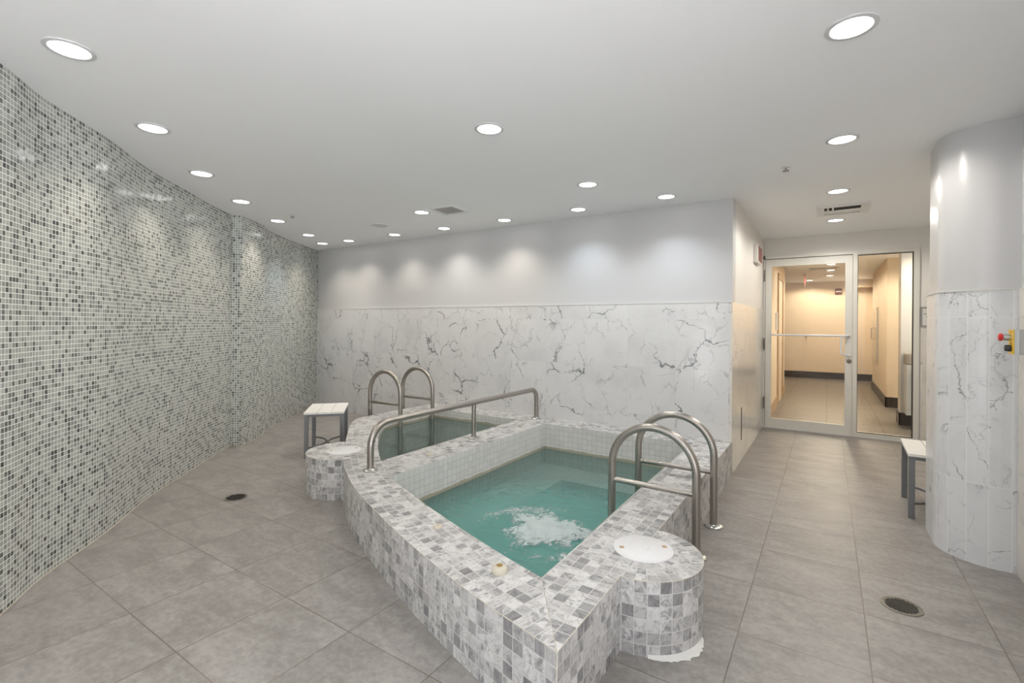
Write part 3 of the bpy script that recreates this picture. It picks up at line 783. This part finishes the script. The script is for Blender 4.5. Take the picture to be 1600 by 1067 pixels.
# ------------------------------------------------------------------ door and sidelight
YD = 7.1
dr = bpy.data.objects.new('door_1', None); C.objects.link(dr); dr.location = (0, YD, 0); struct(dr, 'cream framed full glass door with a push bar', 'door')
mb = MB()
mb.box(-0.70, -0.683, -0.02, 0.10, 0, 2.235); mb.box(-0.70, 0.875, -0.02, 0.10, 2.197, 2.235); mb.box(0.258, 0.302, -0.02, 0.10, 0, 2.197)
mb.box(0.823, 0.875, -0.02, 0.10, 0, 2.197); mb.box(0.302, 0.823, -0.02, 0.10, 0, 0.052); mb.box(0.302, 0.823, -0.015, 0.10, 2.187, 2.197)
mb.build('frame', 'doorpaint', dr)
mb = MB()
mb.box(-0.679, -0.61, 0.0, 0.045, 0.008, 2.19); mb.box(0.182, 0.254, 0.0, 0.045, 0.008, 2.19)
mb.box(-0.61, 0.182, 0.0, 0.045, 2.098, 2.19); mb.box(-0.61, 0.182, 0.0, 0.045, 0.008, 0.122)
lf = mb.build('door_leaf', 'doorpaint', dr)
mb = MB(); mb.box(-0.614, 0.186, 0.019, 0.025, 0.118, 2.102); mb.build('glass_pane', 'glass', dr)
mb = MB(); mb.box(-0.683, -0.679, -0.005, 0.05, 0.005, 2.19); mb.box(-0.683, 0.256, 0.01, 0.05, 2.1905, 2.1965); mb.build('gap_seal', 'gasket', dr)
mb = MB(); mb.tube([(-0.60, -0.002, 1.21), (-0.60, -0.055, 1.21), (0.20, -0.055, 1.21), (0.20, -0.002, 1.21)], 0.0125, 12); mb.build('push_bar', 'white', dr)
hp = [(0.225, 0.0, 1.213), (0.225, -0.05, 1.213)] + [(0.178 - 0.0, -0.05, 1.213)]
hp = [(0.232, -0.004, 1.213), (0.20, -0.03, 1.213), (0.165, -0.05, 1.205), (0.145, -0.052, 1.18), (0.143, -0.052, 1.09), (0.145, -0.052, 1.01), (0.162, -0.05, 0.985), (0.20, -0.03, 0.972), (0.232, -0.004, 0.972)]
mb = MB(); mb.tube([tuple(p) for p in smooth_curve(hp, 5)], 0.0115, 12); mb.build('pull_handle', 'white', dr)
mb = MB(); mb.lathe([(0.026, -0.001), (0.026, 0.006), (0.019, 0.009), (0.009, 0.009), (0.008, 0.005), (0, 0.005)], 24, (0.224, 0.0, 0.903), axis='y'); mb.build('lock_cylinder', 'drain', dr)
for z in (1.98, 1.09, 0.32):
    mb = MB(); mb.tube([(-0.686, -0.027, z - 0.075), (-0.686, -0.027, z + 0.075)], 0.0095, 10); mb.build('hinge', 'drain', dr)
mb = MB(); mb.box(-0.69, 0.26, -0.03, 0.09, 0.0, 0.0065); mb.build('threshold', 'trimring', dr)
win = bpy.data.objects.new('window_1', None); C.objects.link(win); win.location = (0, YD, 0); struct(win, 'tall narrow glass sidelight right of the door', 'window')
mb = MB(); mb.box(0.303, 0.822, 0.02, 0.026, 0.053, 2.186); mb.build('glass_pane', 'glass', win)
mb = MB(); mb.box(0.302, 0.308, 0.005, 0.03, 0.053, 2.186); mb.box(0.814, 0.822, 0.003, 0.03, 0.053, 2.186); mb.box(0.308, 0.814, 0.003, 0.03, 2.178, 2.186); mb.box(0.308, 0.814, 0.003, 0.03, 0.053, 0.058); mb.build('gasket', 'gasket', win)

# ------------------------------------------------------------------ wall fixtures
t = thing('alarm_box', 'beige wall box with dark red face high on the corridor wall by the door', 'alarm', (-0.72, 6.25, 2.15))
mb = MB(); mb.box(0.001, 0.064, -0.19, 0.19, -0.10, 0.10); mb.build('housing', 'cream', t, bevel=0.006)
mb = MB(); mb.box(0.0635, 0.0665, -0.17, 0.17, -0.085, 0.085); mb.build('face_panel', 'red', t)
t = tag(MB().box(-0.7005, -0.696, 5.185, 5.205, 0.20, 0.52).build('edge_strip', 'base'), 'thin dark vertical strip low on the corridor marble wall', 'strip')
# sign half hidden by the column
def text_mesh(s, size, mat, parent, loc, rot, align='CENTER', name='lettering', depth=0.0008):
    cu = bpy.data.curves.new('txt', 'FONT'); cu.body = s; cu.size = size; cu.align_x = align; cu.extrude = depth
    to = bpy.data.objects.new('txt', cu); C.objects.link(to)
    dg = bpy.context.evaluated_depsgraph_get(); me = bpy.data.meshes.new_from_object(to.evaluated_get(dg))
    bpy.data.objects.remove(to); me.materials.clear(); me.materials.append(MAT[mat])
    o = bpy.data.objects.new(name, me); C.objects.link(o); o.parent = parent; o.location = loc; o.rotation_euler = rot
    return o
t = thing('notice_sign', 'small grey framed notice right of the door, half hidden by the marble column', 'sign', (1.03, 7.085, 1.437))
mb = MB(); mb.box(-0.15, 0.15, -0.016, -0.0005, -0.113, 0.113); mb.build('frame', 'signgrey', t, bevel=0.004)
mb = MB(); mb.box(-0.131, 0.131, -0.0175, -0.015, -0.094, 0.094); mb.build('face', 'signface', t)
for s_, x, z in (('FOR S', -0.120, 0.022), ('PLEA', -0.098, -0.012), ('TH', -0.062, -0.044)):
    text_mesh(s_, 0.031, 'black', t, (x, -0.0178, z), (PI / 2, 0, 0), 'LEFT')
# emergency stop station on the right wall
t = thing('emergency_stop', 'grey box with yellow plate, red mushroom button and black knob on the right wall', 'switch', (0.858, 3.37, 1.25))
mb = MB(); mb.box(-0.058, 0.0, 0.0, 0.085, -0.063, 0.063); mb.build('box', 'greybox', t, bevel=0.003)
mb = MB(); mb.box(-0.0775, -0.0585, 0.0, 0.085, -0.063, 0.063); mb.build('box_lid', 'greybox2', t, bevel=0.002)
mb = MB(); mb.box(-0.081, -0.078, 0.001, 0.084, -0.062, 0.062); pl = mb.build('plate', 'yellow', t)
mb = MB(); mb.box(-0.082, -0.0811, 0.024, 0.062, 0.046, 0.054); mb.build('plate_print', 'orange', pl)
mb = MB(); mb.box(-0.082, -0.0811, 0.028, 0.058, -0.010, -0.002); mb.build('plate_print', 'orange', pl)
mb = MB(); mb.lathe([(0.017, -0.0815), (0.017, -0.106), (0.013, -0.107), (0.013, -0.11)], 24, (0, 0.043, 0.023), axis='x'); mb.build('button_collar', 'flange', t)
mb = MB(); mb.lathe([(0.012, -0.109), (0.019, -0.114), (0.020, -0.121), (0.015, -0.127), (0.0, -0.129)], 24, (0, 0.043, 0.023), axis='x'); mb.build('stop_button', 'redknob', t)
mb = MB(); mb.lathe([(0.017, -0.0815), (0.016, -0.10), (0.013, -0.104), (0, -0.104)], 20, (0, 0.043, -0.032), axis='x'); mb.build('selector_knob', 'black', t)
for z in (-0.034, 0.0, 0.034):
    mb = MB(); mb.tube([(-0.029 + 0.012 * math.cos(a), -0.0005, z + 0.012 * math.sin(a)) for a in [k * PI / 10 for k in range(20)]], 0.0015, 6, True); mb.build('knockout', 'grille', t)

# ------------------------------------------------------------------ hallway beyond the door
HZ = ZC
mb = MB(); mb.box(-3.2, 2.6, 7.1, 14.9, -0.08, 0.0); struct(mb.build('floor_hall', 'hall_floor'))
mb = MB(); mb.box(-3.2, 2.6, 7.16, 14.9, HZ, HZ + 0.1); struct(mb.build('ceiling_hall', 'ceiling'))
mb = MB(); mb.box(-3.2, 0.94, 14.55, 14.8, 0, HZ); struct(mb.build('wall_far', 'wallpaper'))
mb = MB(); mb.box(0.93, 1.1, 13.0, 14.8, 0, HZ); mb.box(0.825, 2.6, 10.04, 13.0, 0, HZ); struct(mb.build('wall_hall_right', 'wallpaper'))
mb = MB(); mb.box(0.835, 2.6, 8.32, 8.6, 0, HZ); mb.box(2.5, 2.6, 7.22, 10.04, 0, HZ); struct(mb.build('wall_alcove', 'paint'))
mb = MB(); mb.box(-0.9, -0.70, 7.22, 9.25, 0, HZ); mb.box(-0.9, -0.70, 9.25, 10.15, 2.13, HZ); mb.box(-0.9, -0.70, 10.15, 10.85, 0, HZ); mb.box(-3.2, -0.9, 10.7, 10.85, 0, HZ)
mb.box(-3.25, -3.2, 10.85, 14.8, 0, HZ)
struct(mb.build('wall_hall_left', 'wallpaper'))
mb = MB(); mb.box(0.55, 0.93, 14.2, 14.55, 2.28, HZ); struct(mb.build('beam', 'wallpaper'))
bz = 0.165
mb = MB(); mb.box(-3.2, 0.93, 14.53, 14.549, 0, bz); struct(mb.build('baseboard_far', 'base'))
mb = MB(); mb.box(0.807, 0.8245, 10.022, 13.0, 0, bz); mb.box(0.807, 2.5, 10.022, 10.0395, 0, bz); struct(mb.build('baseboard_right', 'base'))
mb = MB(); mb.box(0.817, 2.5, 8.302, 8.3195, 0, bz); mb.box(0.817, 0.8345, 8.302, 8.6, 0, bz); struct(mb.build('baseboard_alcove', 'base'))
mb = MB(); mb.box(-0.6995, -0.682, 7.24, 9.15, 0, bz); mb.box(-0.6995, -0.682, 10.25, 10.868, 0, bz); struct(mb.build('baseboard_left', 'wood'))
d2 = bpy.data.objects.new('door_2', None); C.objects.link(d2); d2.location = (-0.70, 9.7, 0); struct(d2, 'beige hallway door in a dark brown frame', 'door')
mb = MB(); mb.box(-0.16, 0.025, -0.55, -0.45, 0, 2.13); mb.box(-0.16, 0.025, 0.45, 0.55, 0, 2.13); mb.box(-0.16, 0.025, -0.55, 0.55, 2.13, 2.22); mb.build('frame', 'wood', d2)
mb = MB(); mb.box(-0.045, 0.005, -0.449, 0.449, 0.005, 2.129); mb.build('door_leaf', 'wallpaper', d2)
mb = MB(); mb.tube([(-0.05, 0.36, 1.0), (0.0, 0.36, 1.0), (0.0, 0.25, 1.0)], 0.011, 10); mb.build('lever', 'steel', d2)
t = thing('card_reader', 'small metal reader on the hallway wall left of the brown door frame', 'reader', (-0.70, 8.85, 1.42))
mb = MB(); mb.box(0.0005, 0.03, -0.05, 0.05, -0.16, 0.12); mb.build('case', 'cream', t, bevel=0.004)
mb = MB(); mb.box(0.0305, 0.034, -0.035, 0.035, -0.12, 0.09); mb.build('keypad', 'grille', t)
t = thing('fire_notice', 'red plate with a white band on the far hallway wall', 'sign', (0.235, 14.55, 2.20))
mb = MB(); mb.box(-0.075, 0.075, -0.03, -0.0005, -0.075, 0.075); mb.build('plate', 'red', t)
mb = MB(); mb.box(-0.06, 0.06, -0.036, -0.0305, -0.014, 0.018); mb.build('band', 'white', t)
t = thing('exit_sign', 'red lit exit sign hung from the hallway ceiling, seen almost edge on', 'exit sign', (-0.42, 12.4, HZ))
mb = MB(); mb.box(-0.03, 0.03, -0.16, 0.16, -0.03, -0.0005); mb.build('canopy', 'white', t)
mb = MB(); mb.box(-0.004, 0.004, -0.155, 0.155, -0.25, -0.0305); mb.build('panel', 'acrylic', t)
for sg in (1, -1): text_mesh('EXIT', 0.155, 'exit_red', t, (sg * 0.0052, 0, -0.20), (PI / 2, 0, sg * PI / 2), 'CENTER')
t = thing('door_stop', 'small dark knob on the far hallway wall', 'knob', (-0.45, 14.55, 1.06))
mb = MB(); mb.lathe([(0.03, 0.0005), (0.03, 0.01), (0.018, 0.02), (0.024, 0.05), (0.0, 0.06)], 16, axis='y'); mb.build('knob', 'wood', t)
t = thing('steel_panel', 'narrow stainless panel with a small handle on the hallway right wall', 'panel', (0.825, 12.0, 1.18))
mb = MB(); mb.box(-0.03, -0.0005, -0.42, 0.42, -0.55, 0.52); mb.build('plate', 'flange', t)
mb = MB(); mb.tube([(-0.03, 0.2, -0.10), (-0.07, 0.2, -0.10), (-0.07, 0.2, 0.12), (-0.03, 0.2, 0.12)], 0.01, 8); mb.build('handle', 'steel', t)
t = thing('drinking_fountain', 'bi-level stainless drinking fountain on the white wall seen through the sidelight', 'drinking fountain', (0.835, 8.32, 0.0))
mb = MB(); mb.box(0.03, 0.46, -0.30, -0.0005, 0.83, 0.98); mb.build('upper_basin', 'steel', t, bevel=0.02)
mb = MB(); mb.box(0.10, 0.55, -0.38, -0.301, 0.62, 0.80); mb.build('lower_basin', 'steel', t, bevel=0.02)
mb = MB(); mb.box(0.03, 0.60, -0.30, -0.001, 0.18, 0.83); mb.build('cabinet', 'greybox2', t)
mb = MB(); mb.tube([(0.16, -0.15, 0.975), (0.16, -0.15, 1.03), (0.20, -0.17, 1.045)], 0.016, 10); mb.build('spout', 'flange', t)
HW = (1.0, 0.85, 0.66)
for p, lb in (((0.055, 9.36), 'hallway downlight just beyond the glass door, hidden by its top rail'), ((1.45, 7.78), 'unseen downlight added to brighten the alcove over the drinking fountain'), ((1.7, 9.3), 'unseen downlight added to brighten the space behind the white wall'), ((0.052, 10.478), 'lit hallway downlight nearest the glass door'), ((0.054, 11.602), 'lit hallway downlight just past the hallway vent'), ((0.048, 12.797), 'lit hallway downlight third from the glass door'), ((-0.368, 13.926), 'lit hallway downlight left, close to the far wall'), ((0.42, 13.75), 'lit hallway downlight right, close to the far wall')):  # both alcove lamps are unseen, added to brighten the walls there
    downlight(p, lb, HW, HALL_W * (2.6 if p[0] > 1 else 1), 165, 0.4, lens='hall_lens', group='hallway downlights')
t = thing('hall_vent', 'long white vent on the hallway ceiling between two downlights', 'vent', (-0.06, 11.05, HZ))
mb = MB(); mb.box(-0.25, 0.25, -0.12, 0.12, -0.012, -0.0005); mb.build('frame', 'white', t)
for k in range(3):
    mb = MB(); mb.box(-0.22, 0.22, -0.08 + k * 0.07 - 0.02, -0.08 + k * 0.07 + 0.02, -0.016, -0.0125); mb.build('slot', 'grille', t)
